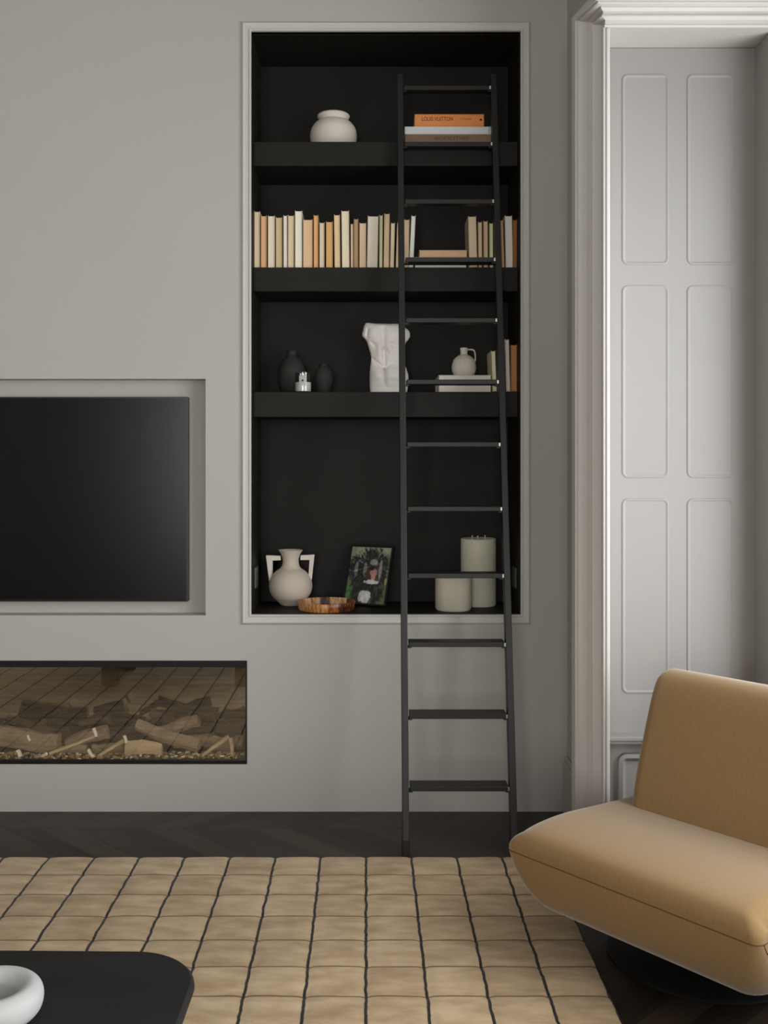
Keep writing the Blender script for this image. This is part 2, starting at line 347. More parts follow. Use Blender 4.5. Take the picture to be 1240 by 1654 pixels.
# panelled shutter leaves on the reveal: raised field with scooped edge
YP = -.49
rev = bmesh.new()
box(rev, XR+.0005, 1.36, YP-.012, YP+.002, .445, OZ-.002)
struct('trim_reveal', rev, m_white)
def panel_moulding(x0, x1, z0, z1, y, wd=.012, pr=.0024, cut=.02):
    """a raised field whose edge is a soft roll, corners rounded"""
    bm = bmesh.new(); n = 6
    def loop(off, yy):
        r = max(cut-off, .003); a0, a1, b0, b1 = x0+off, x1-off, z0+off, z1-off; pts = []
        for cx_, cz_, s in ((a1-r, b1-r, 0), (a0+r, b1-r, 1), (a0+r, b0+r, 2), (a1-r, b0+r, 3)):
            for k in range(n+1):
                t = (s + k/n)*PI/2; pts.append(bm.verts.new((cx_+r*math.cos(t), yy, cz_+r*math.sin(t))))
        return pts
    L = [loop(0, y), loop(.001, y-pr), loop(wd*.45, y-pr*1.3), loop(wd*.8, y-pr*.6), loop(wd, y-pr*.25)]
    for a, b in zip(L, L[1:]):
        for i in range(len(a)): j = (i+1) % len(a); bm.faces.new((a[i], a[j], b[j], b[i]))
    bm.faces.new(L[-1])
    return bm
dP = D0+YP-.012
for col, (xa, xb) in enumerate(((1004, 1080), (1109, 1185))):
    for ya, yb in ((120, 428), (461, 772), (805, 1120)):
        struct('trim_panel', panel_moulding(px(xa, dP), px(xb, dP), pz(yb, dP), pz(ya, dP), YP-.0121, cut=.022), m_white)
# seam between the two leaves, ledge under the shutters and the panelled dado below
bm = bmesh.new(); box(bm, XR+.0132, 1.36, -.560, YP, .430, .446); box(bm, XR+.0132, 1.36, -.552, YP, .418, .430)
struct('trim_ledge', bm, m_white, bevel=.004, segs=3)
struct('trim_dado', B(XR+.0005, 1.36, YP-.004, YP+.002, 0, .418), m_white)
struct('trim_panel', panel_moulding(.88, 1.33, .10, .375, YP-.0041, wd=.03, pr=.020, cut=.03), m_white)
bm = B(XR-.018, XR, -.49, 0, 0, .20); box(bm, XR-.012, XR, -.49, 0, .20, .225)
struct('baseboard_right', bm, m_wall, bevel=.004)

# niche surround moulding
def frame_sweep(x0, x1, z0, z1, prof, y=0):
    bm = bmesh.new(); rows = []
    for s, p in prof:
        rows.append([bm.verts.new((a, y-p, b)) for a, b in ((x0-s, z0-s), (x1+s, z0-s), (x1+s, z1+s), (x0-s, z1+s))])
    for a, b in zip(rows, rows[1:]):
        for i in range(4): j = (i+1) % 4; bm.faces.new((a[i], a[j], b[j], b[i]))
    return bm
struct('trim_5', frame_sweep(nx0, nx1, nz0, nz1, [(0, -.02), (0, .012), (.002, .0145), (.007, .0145), (.0095, .010), (.026, .010), (.029, .0118), (.033, .0118), (.0355, .009), (.0425, .0005), (.0427, -.001)]), m_trim)
bm = wall_with_holes([nx0-.05, nx0, nx1, nx1+.05], [nz0-.05, nz0, nz1, nz1+.05], [holes[0]], .001)

# ------------------------------------------------------------------ built-in bookcase
bc = thing('built_in_bookcase', 'tall charcoal built-in bookcase with three thick shelves set into the wall', 'bookcase', (0, 0, nz0))
def loc_box(x0, x1, y0, y1, z0, z1): return B(x0, x1, y0, y1, z0-nz0, z1-nz0)
e = .0006
obj('back_panel', loc_box(nx0-.02, nx1+.02, ND, ND+.02, nz0-.02, nz1-.002), m_dark, bc)
obj('side_panel', loc_box(nx0-.02, nx0+.001, .0205, ND, nz0-.02, nz1-.002), m_dark, bc)
obj('side_panel', loc_box(nx1-.001, nx1+.02, .0205, ND, nz0-.02, nz1-.002), m_dark, bc)
obj('top_panel', loc_box(nx0-.02, nx1+.02, .021, ND+.02, nz1-.002, nz1+.02), m_dark, bc)
obj('bottom_panel', loc_box(nx0+.0005, nx1-.0005, .003, ND, nz0-.02, nz0+.002), m_dark, bc)
SD = 4.225; SF = SD-D0
shelf_z = []
for ya, yb in ((229, 268), (432, 470.5), (633, 673.5)):
    z1, z0 = pz(ya, SD), pz(yb, SD); shelf_z.append(z1)
    obj('shelf', loc_box(nx0+.001, nx1-.001, SF, ND, z0, z1), m_dark, bc, bevel=.0015)
FZ = nz0+.002                                             # niche floor
# ------------------------------------------------------------------ television
TD = D0+.03
ta, tb, tc_, td = -2.12, px(303, TD), pz(972, TD), pz(641, TD)
tv = thing('television', 'large flat black television set inside the wall recess', 'television', ((ta+tb)/2, .075, tc_))
hw, hh = (tb-ta)/2, td-tc_
obj('television_body', B(-hw, hw, -.040, -.002, 0, hh), m_bezel, tv, bevel=.002)
obj('screen', B(-hw+.006, hw-.006, -.0425, -.0402, .010, hh-.006), m_screen, tv)
obj('lower_bezel', B(-hw+.006, hw-.006, -.0430, -.0401, .001, .009), m_black, tv)
# ------------------------------------------------------------------ fireplace
fw, fh = (fx1-fx0), fz1-fz0
fp = thing('letterbox_fireplace', 'long black letterbox fireplace behind reflective glass under the television', 'fireplace', ((fx0+fx1)/2, 0, fz0))
bm = bmesh.new(); FD = .34; h2 = fw/2
box(bm, -h2-.01, -h2+.001, .021, FD, 0, fh); box(bm, h2-.001, h2+.01, .021, FD, 0, fh)
box(bm, -h2, h2, .021, FD, -.01, .001); box(bm, -h2, h2, .021, FD, fh-.001, fh+.01)
obj('firebox', bm, m_firebox, fp)
obj('back_liner', B(-h2, h2, FD, FD+.01, -.01, fh+.01), m_liner, fp)['label'] = 'mirror-black back liner'
bm = bmesh.new(); box(bm, -h2+.0005, h2-.0005, -.003, .02, fh-.026, fh-.0005); box(bm, -h2+.0005, h2-.0005, -.003, .02, .0005, .013)
box(bm, h2-.006, h2-.0005, -.003, .02, .013, fh-.026); box(bm, -h2+.0005, -h2+.006, -.003, .02, .013, fh-.026)
obj('fireplace_frame', bm, m_black, fp)
obj('fire_glass', B(-h2+.006, h2-.006, .006, .010, .013, fh-.026), m_fireglass, fp)
bm = bmesh.new(); box(bm, -.03, -.018, -.0035, -.0029, 0, .004)
# logs: irregular split timber lying criss-cross
rnd = random.Random(4)
def log(name, p0, p1, r0, r1, m, seed, sides=9, split=False, label='', group='logs in the fireplace', flat=1.0):
    p0, p1 = Vector(p0), Vector(p1); mid = (p0+p1)/2; rn = random.Random(seed); n = 9
    t = (p1-p0).normalized(); up = t.cross(Vector((0, -1, 0))).normalized(); s = t.cross(up)
    shape = [(.55 if split and 0 <= k < sides*.45 else 1)*rn.uniform(.82, 1.12) for k in range(sides)]
    bm = bmesh.new(); rings = []
    for i in range(n+1):
        f = i/n; c = p0.lerp(p1, f) - mid + up*r0*.16*math.sin(f*5+seed)
        rr = r0 + (r1-r0)*f
        rings.append([bm.verts.new(c + (up*math.cos(2*PI*k/sides)*flat + s*math.sin(2*PI*k/sides))*rr*shape[k]*rn.uniform(.92, 1.08)) for k in range(sides)])
    for a, b in zip(rings, rings[1:]):
        for k in range(sides): bm.faces.new((a[k], a[(k+1) % sides], b[(k+1) % sides], b[k]))
    bm.faces.new(rings[0][::-1]); bm.faces.new(rings[-1])
    o = obj(name, bm, m, smooth=35, loc=mid); tag(o, label, 'log', group); return o
def FPt(x, y, yy, r=.010):   # a point inside the firebox measured at depth yy behind the wall
    d = D0+yy; return (px(x, d), yy, max(pz(y, d), fz0+.004+r*1.2))
LG = [  # x0,y0,x1,y1, depth0, depth1, r0, r1, material, split, label
 (-20, 1190, 95, 1212, .13, .12, .045, .042, 'bark', 0, 'knotty pale brown log at the far left of the fireplace'),
 (12, 1158, 122, 1203, .245, .225, .012, .030, 'bark', 1, 'long dark-edged log sloping down right beside the knotty log'),
 (55, 1176, 73, 1166, .24, .24, .022, .016, 'bark', 0, 'small dark stub behind the long sloping log'),
 (75, 1186, 112, 1183, .20, .22, .018, .024, 'bark', 0, 'short charred log right of the small dark stub'),
 (128, 1168, 176, 1160, .22, .22, .016, .026, 'bark', 0, 'dark square-ended log pointing up right, highest at the left'),
 (108, 1203, 175, 1178, .17, .18, .030, .035, 'bark', 1, 'broad brown log behind the long thin pale stick'),
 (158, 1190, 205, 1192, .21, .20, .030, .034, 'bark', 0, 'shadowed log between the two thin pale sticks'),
 (196, 1188, 228, 1166, .15, .17, .012, .016, 'bark', 0, 'thin dark branch rising right beside the largest grey log'),
 (222, 1172, 322, 1220, .14, .09, .030, .036, 'bark', 1, 'large grey-brown log sloping down right at mid fireplace'),
 (242, 1150, 296, 1172, .24, .24, .017, .017, 'bark', 0, 'dark square-ended branch sloping down right above the large log'),
 (258, 1182, 322, 1164, .19, .18, .030, .030, 'bark', 1, 'round-ended brown log resting behind the large grey log'),
 (204, 1214, 262, 1212, .09, .09, .034, .028, 'split', 1, 'tan split block lying flat at the front of the grate'),
 (280, 1200, 345, 1192, .15, .16, .022, .030, 'bark', 0, 'horizontal split log under the round-ended log'),
 (338, 1176, 352, 1168, .25, .25, .015, .012, 'bark', 0, 'little dark knob of wood right of the round-ended log'),
 (352, 1180, 388, 1176, .22, .22, .030, .028, 'bark', 0, 'thick dark log highest at the right end of the fireplace'),
 (345, 1208, 392, 1206, .14, .14, .036, .034, 'bark', 1, 'brown log lying low in the right corner of the fireplace'),
 (150, 1216, 200, 1218, .13, .13, .020, .022, 'bark', 0, 'low brown log lying behind the embers near the middle'),
 (92, 1218, 140, 1219, .13, .13, .016, .018, 'bark', 0, 'low brown log lying behind the embers between the knotty log and the middle'),
]
for i, (x0, y0, x1, y1, a0, a1, r0, r1, mm, sp_, lb) in enumerate(LG):
    log('log', FPt(x0, y0, a0, r0*.95), FPt(x1, y1, a1, r1*.95), r0, r1, (m_bark_dark_shaded if any(q_ in lb for q_ in ('dark ', 'charred', 'shadowed', 'thin dark', 'dark-edged')) else m_bark) if mm == 'bark' else m_split, 10+i, split=bool(sp_), label=lb)  # shadowed log gets its shade from the darker bark colour
PS = [
 (80, 1217, 152, 1190, .055, .07, .007, .008, 'long thin pale stick sloping up right, left of the two'),
 (158, 1222, 200, 1197, .055, .07, .006, .009, 'shorter thin pale stick sloping up right, right of the two'),
 (326, 1220, 370, 1190, .06, .09, .006, .011, 'tan split stick rising right near the right end'),
 (372, 1192, 376, 1222, .07, .05, .010, .008, 'short upright tan split piece in the right corner')]
for i, (x0, y0, x1, y1, a0, a1, r0, r1, lb) in enumerate(PS):
    log('kindling_stick', FPt(x0, y0, a0), FPt(x1, y1, a1), r0, r1, m_split, 50+i, sides=6, label=lb, group='kindling sticks in the fireplace')
PC = [
 (152, 1176, 155, 1190, .008, 'pale cut chip standing at the top of the long thin stick'),
 (201, 1188, 204, 1200, .008, 'pale cut chip standing at the top of the shorter thin stick'),
 (28, 1212, 33, 1224, .009, 'pale cut chip leaning near the left end of the embers'),
 (69, 1222, 75, 1217, .009, 'small square pale chip at the foot of the long thin stick'),
 (142, 1211, 151, 1224, .009, 'pale cut chip leaning left at the foot of the shorter stick'),
 (45, 1188, 48, 1197, .006, 'little pale chip resting on the knotty log')]
for i, (x0, y0, x1, y1, r, lb) in enumerate(PC):
    log('wood_chip', FPt(x0, y0, .05), FPt(x1, y1, .042), r, r*.9, m_pale, 70+i, sides=5, label=lb, group='pale cut chips in the fireplace')
bm = bmesh.new(); rn = random.Random(9)
for i in range(520):
    x = rn.uniform(-h2+.02, h2-.02); y = rn.uniform(.034, .11); s = rn.uniform(.003, .009)
    mt = Matrix.Translation((x, y, (.006+s*.7)+rn.uniform(0, .007))) @ Matrix.Rotation(rn.uniform(0, 6), 4, 'Z') @ Matrix.Rotation(rn.uniform(-.6, .6), 4, 'X')
    box(bm, -s, s, -s*.5, s*.5, -s*.3, s*.3, mtx=mt, mi=rn.choice((0, 0, 1, 2)))
o = obj('ember_chips', bm, [m_chip, m_bark, m_pale], loc=((fx0+fx1)/2, 0, fz0)); tag(o, 'loose orange-brown wood chips along the front of the fireplace', 'wood chips'); o['kind'] = 'stuff'

# ------------------------------------------------------------------ rug
bm = bmesh.new(); NXC, NYC, q = 21, 22, 10
X0, Y0 = RX-NXC*RC, RY-NYC*RC
def hgt(x, y):
    fx_ = ((RX-x)/RC) % 1; fy_ = ((RY-y)/RC) % 1
    dx_, dy_ = min(fx_, 1-fx_)*RC, min(fy_, 1-fy_)*RC
    puff = (1-math.exp(-dx_/.008))*.55 + (1-math.exp(-dy_/.012))*.45
    return .006 + .008*puff + .0015*noise.noise((x*9, y*9, 0))
grid = []
for i in range(NXC*q+1):
    x = X0+i*RC/q; grid.append([bm.verts.new((x + .0025*noise.noise((x*3, j*.11, 5)), Y0+j*RC/q, hgt(x, Y0+j*RC/q))) for j in range(NYC*q+1)])
for i in range(NXC*q):
    for j in range(NYC*q): bm.faces.new((grid[i][j], grid[i+1][j], grid[i+1][j+1], grid[i][j+1]))
bnd = [e_ for e_ in bm.edges if len(e_.link_faces) == 1]
ex = bmesh.ops.extrude_edge_only(bm, edges=bnd)
for g_ in ex['geom']:
    if isinstance(g_, bmesh.types.BMVert): g_.co.z = .0005
rug = obj('area_rug', bm, rug_material(), smooth=60)
tag(rug, 'camel pile rug with black lines dividing it into squares', 'rug')

# ------------------------------------------------------------------ ladder
def ld(z): return 3.678 + .184*z - D0                      # y of the ladder's front face at height z
lad = thing('library_ladder', 'tall slim black metal library ladder leaning against the bookcase shelves', 'ladder', (.33, ld(0), 0))
LTOP = 2.969; xs_l = (.1290, .1530); 
def stile(xb, xt, w_):
    bm = bmesh.new(); dd = .045
    vs = [bm.verts.new((x-.33, y-ld(0), z)) for (z, xc) in ((.035, xb), (LTOP, xt)) for (x, y) in ((xc-w_/2, ld(z)), (xc+w_/2, ld(z)), (xc+w_/2, ld(z)+dd), (xc-w_/2, ld(z)+dd))]
    for f in ((3, 2, 1, 0), (4, 5, 6, 7), (0, 1, 5, 4), (1, 2, 6, 5), (2, 3, 7, 6), (3, 0, 4, 7)): bm.faces.new([vs[i] for i in f])
    return bm
xl_b, xl_t, xr_b, xr_t = .1390, .1353, .523, .514
for b_, t_ in ((xl_b, xl_t), (xr_b, xr_t)):
    s_ = obj('stile', stile(b_, t_, .024), m_metal, lad, bevel=.002)
    obj('ladder_foot', B(b_-.33-.014, b_-.33+.014, -.006, .056, 0, .055), m_rubber, s_, bevel=.003)
for yk in (1274, 1157, 1041, 930, 822, 718, 617, 517.5, 419.5, 325.5, 233, 142):
    k = (yk-CY)/F; z = (H-3.678*k)/(1+.184*k); y = ld(z) - ld(0)
    f = z/LTOP; xa = xl_b+(xl_t-xl_b)*f+.012-.33; xb = xr_b+(xr_t-xr_b)*f-.012-.33
    r_ = obj('rung', B(xa+.004, xb-.004, y-.004, y+(.070 if z < 2.3 else .044), z-.009, z+.009), m_metal, lad, bevel=.002)
    obj('rung_bracket', B(xa, xa+.014, y+.002, y+.040, z-.014, z-.009), m_metal, r_)
    obj('rung_bracket', B(xb-.014, xb, y+.002, y+.040, z-.014, z-.009), m_metal, r_)
    bm = bmesh.new()
    box(bm, xb-.0075, xb-.0005, y-.0065, y-.0035, z-.007, z+.007)
    o = obj('end_cap', bm, m_chrome, r_, bevel=.001); o['label'] = 'small steel end cap'

# ------------------------------------------------------------------ books
cols = {
 'a': (.62, .50, .34), 'b': (.60, .36, .19), 'c': (.66, .57, .43), 'd': (.50, .40, .22), 'e': (.66, .60, .54), 'f': (.60, .47, .31), 'g': (.70, .66, .53),
 'h': (.62, .42, .26), 'i': (.62, .35, .15), 'j': (.60, .50, .36), 'k': (.58, .34, .14), 'l': (.64, .48, .30), 'm': (.66, .58, .42), 'n': (.36, .25, .14),
 'o': (.60, .44, .30), 'p': (.66, .61, .50), 'q': (.62, .58, .38), 'r': (.62, .46, .29), 'w': (.66, .67, .58), 'y': (.60, .60, .36), 'z': (.26, .12, .045),
 's': (.64, .60, .55), 't': (.38, .18, .065)}
bmats = {}
def bookmat(k):
    if k not in bmats:
        c = tuple(min(.86, v*1.26) for v in cols[k]); bmats[k] = (mat('page_block_'+k, c, .8, .2, var=.10, vscale=(240, 30, 3), bump=.15, bscale=200), mat('book_cover_'+k, tuple(v*.72 for v in c), .7, .3, var=.05))
    return bmats[k]
def book(x0t, x0b, wpx, ytop, shz, k, label, group, d=None, dep=.15, key='book'):
    """upright book with its page edges turned outwards; x0b / x0t: left side at bottom and top in picture columns"""
    d = d or SD+.014
    xb, xt = px(x0b, d), px(x0t, d); wd = wpx*d/F; h = pz(ytop, d)-shz
    lean = math.atan2(xt-xb, h)
    t = thing(key, label, 'book', (xb + (0 if lean >= 0 else 0), d-D0, shz + .0002 + (wd*math.sin(lean) if lean > 0 else 0)), group=group, rot=(0, lean, 0))
    if lean < 0: pass
    pm, cm = bookmat(k); th = min(.0018, wd*.12); hh_ = h/math.cos(lean)
    obj('page_block', B(th, wd-th, .003, dep-.003, .003, hh_-.003), pm, t)
    bm = bmesh.new(); box(bm, 0, th, 0, dep, 0, hh_); box(bm, wd-th, wd, 0, dep, 0, hh_); box(bm, 0, wd, dep, dep+.002, 0, hh_)
    obj('cover', bm, cm, t)
    return t
z2 = shelf_z[1]
row = [ # (x at top, x at bottom, width, top y, colour, label)
 (410.6, 410.6, 9.0, 341, 'a', 'first cream book at the left end of the long row, against the side panel'),
 (421.3, 421.3, 9.2, 348, 'b', 'orange-tan book second from the left end of the long row'),
 (432.7, 432.7, 11.0, 348, 'c', 'cream book standing third from the left end of the long row'),
 (445.3, 445.5, 10.2, 350.5, 'd', 'olive-tan book standing fourth from the left end of the long row'),
 (457.6, 457.8, 6.2, 347.5, 'e', 'thin greyish white book between the olive-tan book and a tan one'),
 (465.2, 465.0, 9.6, 347.5, 'f', 'light tan book just left of the first tall cream book'),
 (476.4, 476.4, 11.4, 340, 'g', 'tall pale cream book near the left of the row, left of a wide peach book'),
 (489.4, 489.4, 15.2, 354, 'h', 'wide low peach book right of the first tall cream book'),
 (506.5, 506.5, 7.3, 347, 'i', 'narrow orange-tan book right of the wide peach book'),
 (515.8, 515.8, 8.0, 359, 'j', 'short cream book left of the amber-coloured book'),
 (526.5, 526.5, 10.8, 357.5, 'k', 'amber orange book, most saturated in the left part of the long row'),
 (539.3, 540.3, 9.3, 346.5, 'l', 'tan book immediately left of the tallest cream book'),
 (551.2, 552.2, 12.2, 340, 'm', 'tall cream book in the middle of the row, beside a thin short one'),
 (566.2, 566.4, 4.0, 361, 'o', 'thinnest short tan book right of the middle tall cream book'),
 (571.4, 571.4, 7.2, 353, 'n', 'brown book, darkest of the long row'),
 (580.4, 580.2, 10.8, 359.5, 'o', 'short peach-tan book left of the widest grey-cream book'),
 (593.9, 592.4, 17.2, 348.5, 'p', 'widest book of the row, grey-cream and leaning slightly right'),
 (612.8, 612.2, 5.2, 347, 'q', 'thin yellowish cream book right of the widest book'),
 (620.4, 619.2, 8.8, 344.5, 'r', 'leaning tan book with a warm streak near the left ladder stile'),
 (631.3, 629.6, 6.4, 359.5, 'a', 'short cream book leaning right, near the left ladder stile'),
 (641.4, 638.9, 6.4, 360, 'o', 'short tan book half hidden by the left ladder stile'),
 (652.4, 651.8, 8.6, 354, 'l', 'tan book directly right of the left ladder stile'),
 (664.4, 660.4, 6.8, 348, 'w', 'pale greenish white book leaning right against the open gap')]
for xt, xb, wpx, yt, k, lb in row: book(xt, xb, wpx, yt, z2, k, lb, 'long row of upright books on the middle shelf')
row2 = [
 (755.8, 758.0, 12.8, 349, 'a', 'tall wide tan book leaning left at the right side of the gap'),
 (771.9, 772.6, 6.0, 358, 'f', 'thin tan book right of the tall wide leaning book'),
 (780.6, 781.0, 6.8, 356.5, 'r', 'thin peach-tan book in the middle of the right group'),
 (790.1, 790.6, 5.6, 360, 'y', 'thin yellow-green cream book left of the right ladder stile'),
 (798.0, 798.4, 7.0, 359, 'n', 'dull brown book hidden behind the right ladder stile'),
 (807.8, 810.4, 4.2, 355, 'b', 'thin orange-tan book just right of the right ladder stile'),
 (815.0, 816.6, 11.6, 348, 's', 'grey-white book right of the ladder, second from the shelf end'),
 (827.9, 827.6, 6.8, 354.5, 'z', 'dark rust-brown book at the right end of the middle shelf')]
for xt, xb, wpx, yt, k, lb in row2: book(xt, xb, wpx, yt, z2, k, lb, 'right group of upright books on the middle shelf')
def flat_book(x0p, x1p, y0p, z0, k, label, group, d, dep=.185, key='book'):
    x0, x1 = px(x0p, d), px(x1p, d); h = pz(y0p, d)-z0
    t = thing(key, label, 'book', ((x0+x1)/2, d-D0, z0+.0003), group=group); hw_ = (x1-x0)/2; pm, cm = bookmat(k); th = min(.002, h*.12)
    obj('page_block', B(-hw_+.003, hw_-.003, .003, dep-.003, th, h-th), pm, t)
    bm = bmesh.new(); box(bm, -hw_, hw_, 0, dep, 0, th); box(bm, -hw_, hw_, 0, dep, h-th, h); box(bm, -hw_, hw_, dep, dep+.002, 0, h)
    obj('cover', bm, cm, t); return t, z0+h
dF = SD+.030
t, zt = flat_book(669, 754, 415.5, z2, 'w', 'white book lying flat in the gap, under the tan one', 'flat books in the gap on the middle shelf', dF)
t, zt = flat_book(676.5, 754.8, 404, zt, 'h', 'tan book lying flat in the gap, on top of the white one', 'flat books in the gap on the middle shelf', dF, dep=.18)
z3 = shelf_z[2]
t, zt = flat_book(708, 793.5, 613.5, z3, 'e', 'thick grey-pink book lying flat, lower of the pair under the jug', 'flat books under the stoneware jug', dF)
JZ0 = zt
t, JZ = flat_book(708, 793.5, 606, zt, 's', 'thin grey book lying flat, upper of the pair under the jug', 'flat books under the stoneware jug', dF)
for xt, xb, wpx, yt, k, lb in ((793.0, 795.8, 6.4, 566.5, 'q', 'pale yellow-green book leaning left beside the flat pair'),
                               (803.5, 804.4, 5.5, 564, 'n', 'dull brown book hidden behind the right stile beside the jug'),
                               (815.4, 817.6, 6.2, 548, 's', 'tall grey-cream book leaning left, right of the ladder beside the orange-brown one'),
                               (824.6, 824.7, 9.8, 556.5, 't', 'orange-brown book at the right end of the lowest shelf')):
    book(xt, xb, wpx, yt, z3, k, lb, 'upright books at the right end of the lowest shelf')
# hardback stack on the top shelf
z1s = shelf_z[0]; dS = SD+.042
def hardback(x0p, x1p, y0p, z0, col, label, dep=.168):
    x0, x1 = px(x0p, dS), px(x1p, dS); h = pz(y0p, dS)-z0; hw_ = (x1-x0)/2
    t = thing('hardback_book', label, 'book', ((x0+x1)/2, dS-D0, z0+.0003), group='hardback books stacked on the top shelf')
    cm = mat('hardback_cover', col, .6, .3, var=.06, vscale=(20, 20, 20)); th = .003
    bm = bmesh.new(); box(bm, -hw_, hw_, 0, dep, 0, th); box(bm, -hw_, hw_, 0, dep, h-th, h); box(bm, -hw_, hw_, 0, .004, th, h-th)
    obj('cover', bm, cm, t, bevel=.0012)
    obj('page_block', B(-hw_+.004, hw_-.004, .0042, dep-.004, th, h-th), bookmat('c')[0], t)
    return t, z0+h, h, hw_
def letters(txt, size, x, z, m, parent, y=-.0006, sx=1.0, align='LEFT', name='lettering'):
    cu = bpy.data.curves.new(name, 'FONT'); cu.body = txt; cu.size = size; cu.extrude = .0002; cu.align_x = align; cu.align_y = 'CENTER'
    tmp = bpy.data.objects.new('tmp_text', cu); C.objects.link(tmp)
    dg = bpy.context.evaluated_depsgraph_get(); me = bpy.data.meshes.new_from_object(tmp.evaluated_get(dg)); bpy.data.objects.remove(tmp)
    me.materials.clear(); me.materials.append(m)
    o = bpy.data.objects.new(name, me); C.objects.link(o); o.parent = parent; o.location = (x, y, z); o.rotation_euler = (PI/2, 0, 0); o.scale = (sx, 1, 1)
    return o
t, zt, h_, hw_ = hardback(654, 793, 217, z1s, (.26, .17, .10), 'large brown hardback at the bottom of the top shelf stack')
letters("ARCHITECT'S WEST", .021, -.058, h_*.60, m_inkb, t, sx=.78)
t, zt, h_, hw_ = hardback(653.5, 795.5, 204.5, zt, (.76, .79, .76), 'white hardback in the middle of the top shelf stack')
obj('spine_band', B(hw_-.0155, hw_-.0135, -.0008, .002, .002, h_-.002), m_ink, t)
t, zt, h_, hw_ = hardback(669.5, 781.5, 184.5, zt, (.85, .31, .09), 'bright orange hardback on top of the top shelf stack', dep=.16)
l_ = letters('LOUIS VUITTON', .0225, -hw_+.028, h_*.60, m_ink, t, sx=.78)
letters('CITY BAGS', .0105, .044, h_*.60, m_inkr, t, sx=.9)
bm = lathe([(0, 0), (.0045, 0), (.0045, .0006), (0, .0006)], 20); bmesh.ops.rotate(bm, verts=bm.verts, matrix=Matrix.Rotation(PI/2, 3, 'X'))
obj('emblem', bm, m_ink, t, loc=(hw_-.013, -.0001, h_*.55))

# ------------------------------------------------------------------ ceramics
def smooth_prof(pts, n=6): return [(max(0, a), b) for a, b in catmull(pts, n, closed=False)]
# squat jar on the top shelf
dJ = 4.40
bm = lathe([(0, 0)] + smooth_prof([(.060, 0), (.074, .008), (.092, .034), (.0985, .064), (.094, .092), (.078, .114), (.064, .123), (.060, .128), (.066, .136), (.0685, .143), (.063, .149), (.054, .151), (.047, .146), (.046, .134), (.060, .118), (.080, .085), (.078, .04), (.05, .012)]) + [(0, .010)], 72)
o = obj('round_vase', bm, m_cream, smooth=60, loc=(px(538.5, dJ), dJ-D0, z1s+.0003)); o.scale = (1, 1, 1.12); tag(o, 'squat cream ceramic vase with rolled rim alone on the top shelf', 'vase')
# charcoal vases
dJ = 4.39
t = thing('charcoal_vase', 'large round charcoal vase at the back, left of the glass candle', 'vase', (px(471, dJ+.04), dJ+.04-D0, z3+.0003), group='charcoal vases')
obj('vase_body', lathe([(0, 0)] + smooth_prof([(.032, 0), (.050, .02), (.060, .065), (.057, .110), (.042, .145), (.026, .163), (.020, .172), (.021, .182), (.026, .188), (.020, .188), (.014, .178)]) + [(0, .17)], 56), m_charc, t, smooth=60)
t = thing('charcoal_vase', 'small egg-shaped charcoal vase right of the glass candle', 'vase', (px(522.5, dJ), dJ-D0, z3+.0003), group='charcoal vases')
obj('vase_body', lathe([(0, 0)] + smooth_prof([(.018, 0), (.027, .016), (.0385, .055), (.0395, .080), (.031, .104), (.019, .117), (.016, .123), (.018, .128), (.013, .127), (.011, .118)]) + [(0, .11)], 48), m_charc, t, smooth=60)
# glass candle
dJ = 4.335
t = thing('glass_candle', 'small clear glass candle with a white label in front of the dark vases', 'candle', (px(489.5, dJ), dJ-D0, z3+.0003))
obj('glass_jar', lathe([(0, 0), (.030, 0), (.0345, .003), (.0355, .010), (.0355, .086), (.0345, .087), (.0335, .086), (.0335, .010), (.031, .0075), (0, .007)], 48), m_jar, t, smooth=40)
obj('wax', lathe([(0, .0085), (.0325, .0085), (.0330, .010), (.0330, .046), (0, .047)], 40), m_label, t, smooth=40)
bm = bmesh.new(); Lp = []
for z in (.030, .072):
    Lp.append([bm.verts.new((.0362*math.sin(a), -.0362*math.cos(a), z)) for a in [-.42 + .84*i/10 for i in range(11)]])
for i in range(10): bm.faces.new((Lp[0][i], Lp[0][i+1], Lp[1][i+1], Lp[1][i]))
bmesh.ops.solidify(bm, geom=bm.faces[:], thickness=.0004)
obj('paper_label', bm, m_label, t)
bm = lathe([(0, 0), (.0042, 0), (.0042, .0004), (0, .0004)], 16); bmesh.ops.rotate(bm, verts=bm.verts, matrix=Matrix.Rotation(PI/2, 3, 'X'))
obj('printed_mark', bm, m_ink, t, loc=(0, -.0367, .052))
obj('wick', tube([(0, 0, .041), (.001, 0, .055)], .001, 6), m_wick, t)
# stoneware jug
dJ = 4.395
t = thing('stoneware_jug', 'small pale stoneware jug with one handle on the flat books', 'jug', (px(749, dJ), dJ-D0, JZ+.0003)); t.scale = (1, 1, 1.06)
obj('jug_body', lathe([(0, 0)] + smooth_prof([(.028, 0), (.040, .006), (.050, .028), (.0505, .050), (.043, .072), (.028, .086), (.0165, .092), (.0150, .100), (.0160, .112), (.0165, .118), (.0125, .118), (.0105, .108)]) + [(0, .10)], 56), m_jug, t, smooth=60)
hd = catmull([(.013, .112), (.030, .1125), (.043, .108), (.0475, .092), (.0475, .070), (.043, .058)], 5, closed=False)
bm = bmesh.new(); rg = []
for i, (a, b) in enumerate(hd):
    a2 = Vector(hd[min(i+1, len(hd)-1)]) - Vector(hd[max(i-1, 0)]); nrm = Vector((-a2.y, a2.x)).normalized()
    rg.append([bm.verts.new((a+nrm.x*s1, s2, b+nrm.y*s1)) for s1, s2 in ((-.0035, -.007), (.0035, -.007), (.0035, .007), (-.0035, .007))])
for a, b in zip(rg, rg[1:]):
    for k in range(4): bm.faces.new((a[k], a[(k+1) % 4], b[(k+1) % 4], b[k]))
bm.faces.new(rg[0]); bm.faces.new(rg[-1])
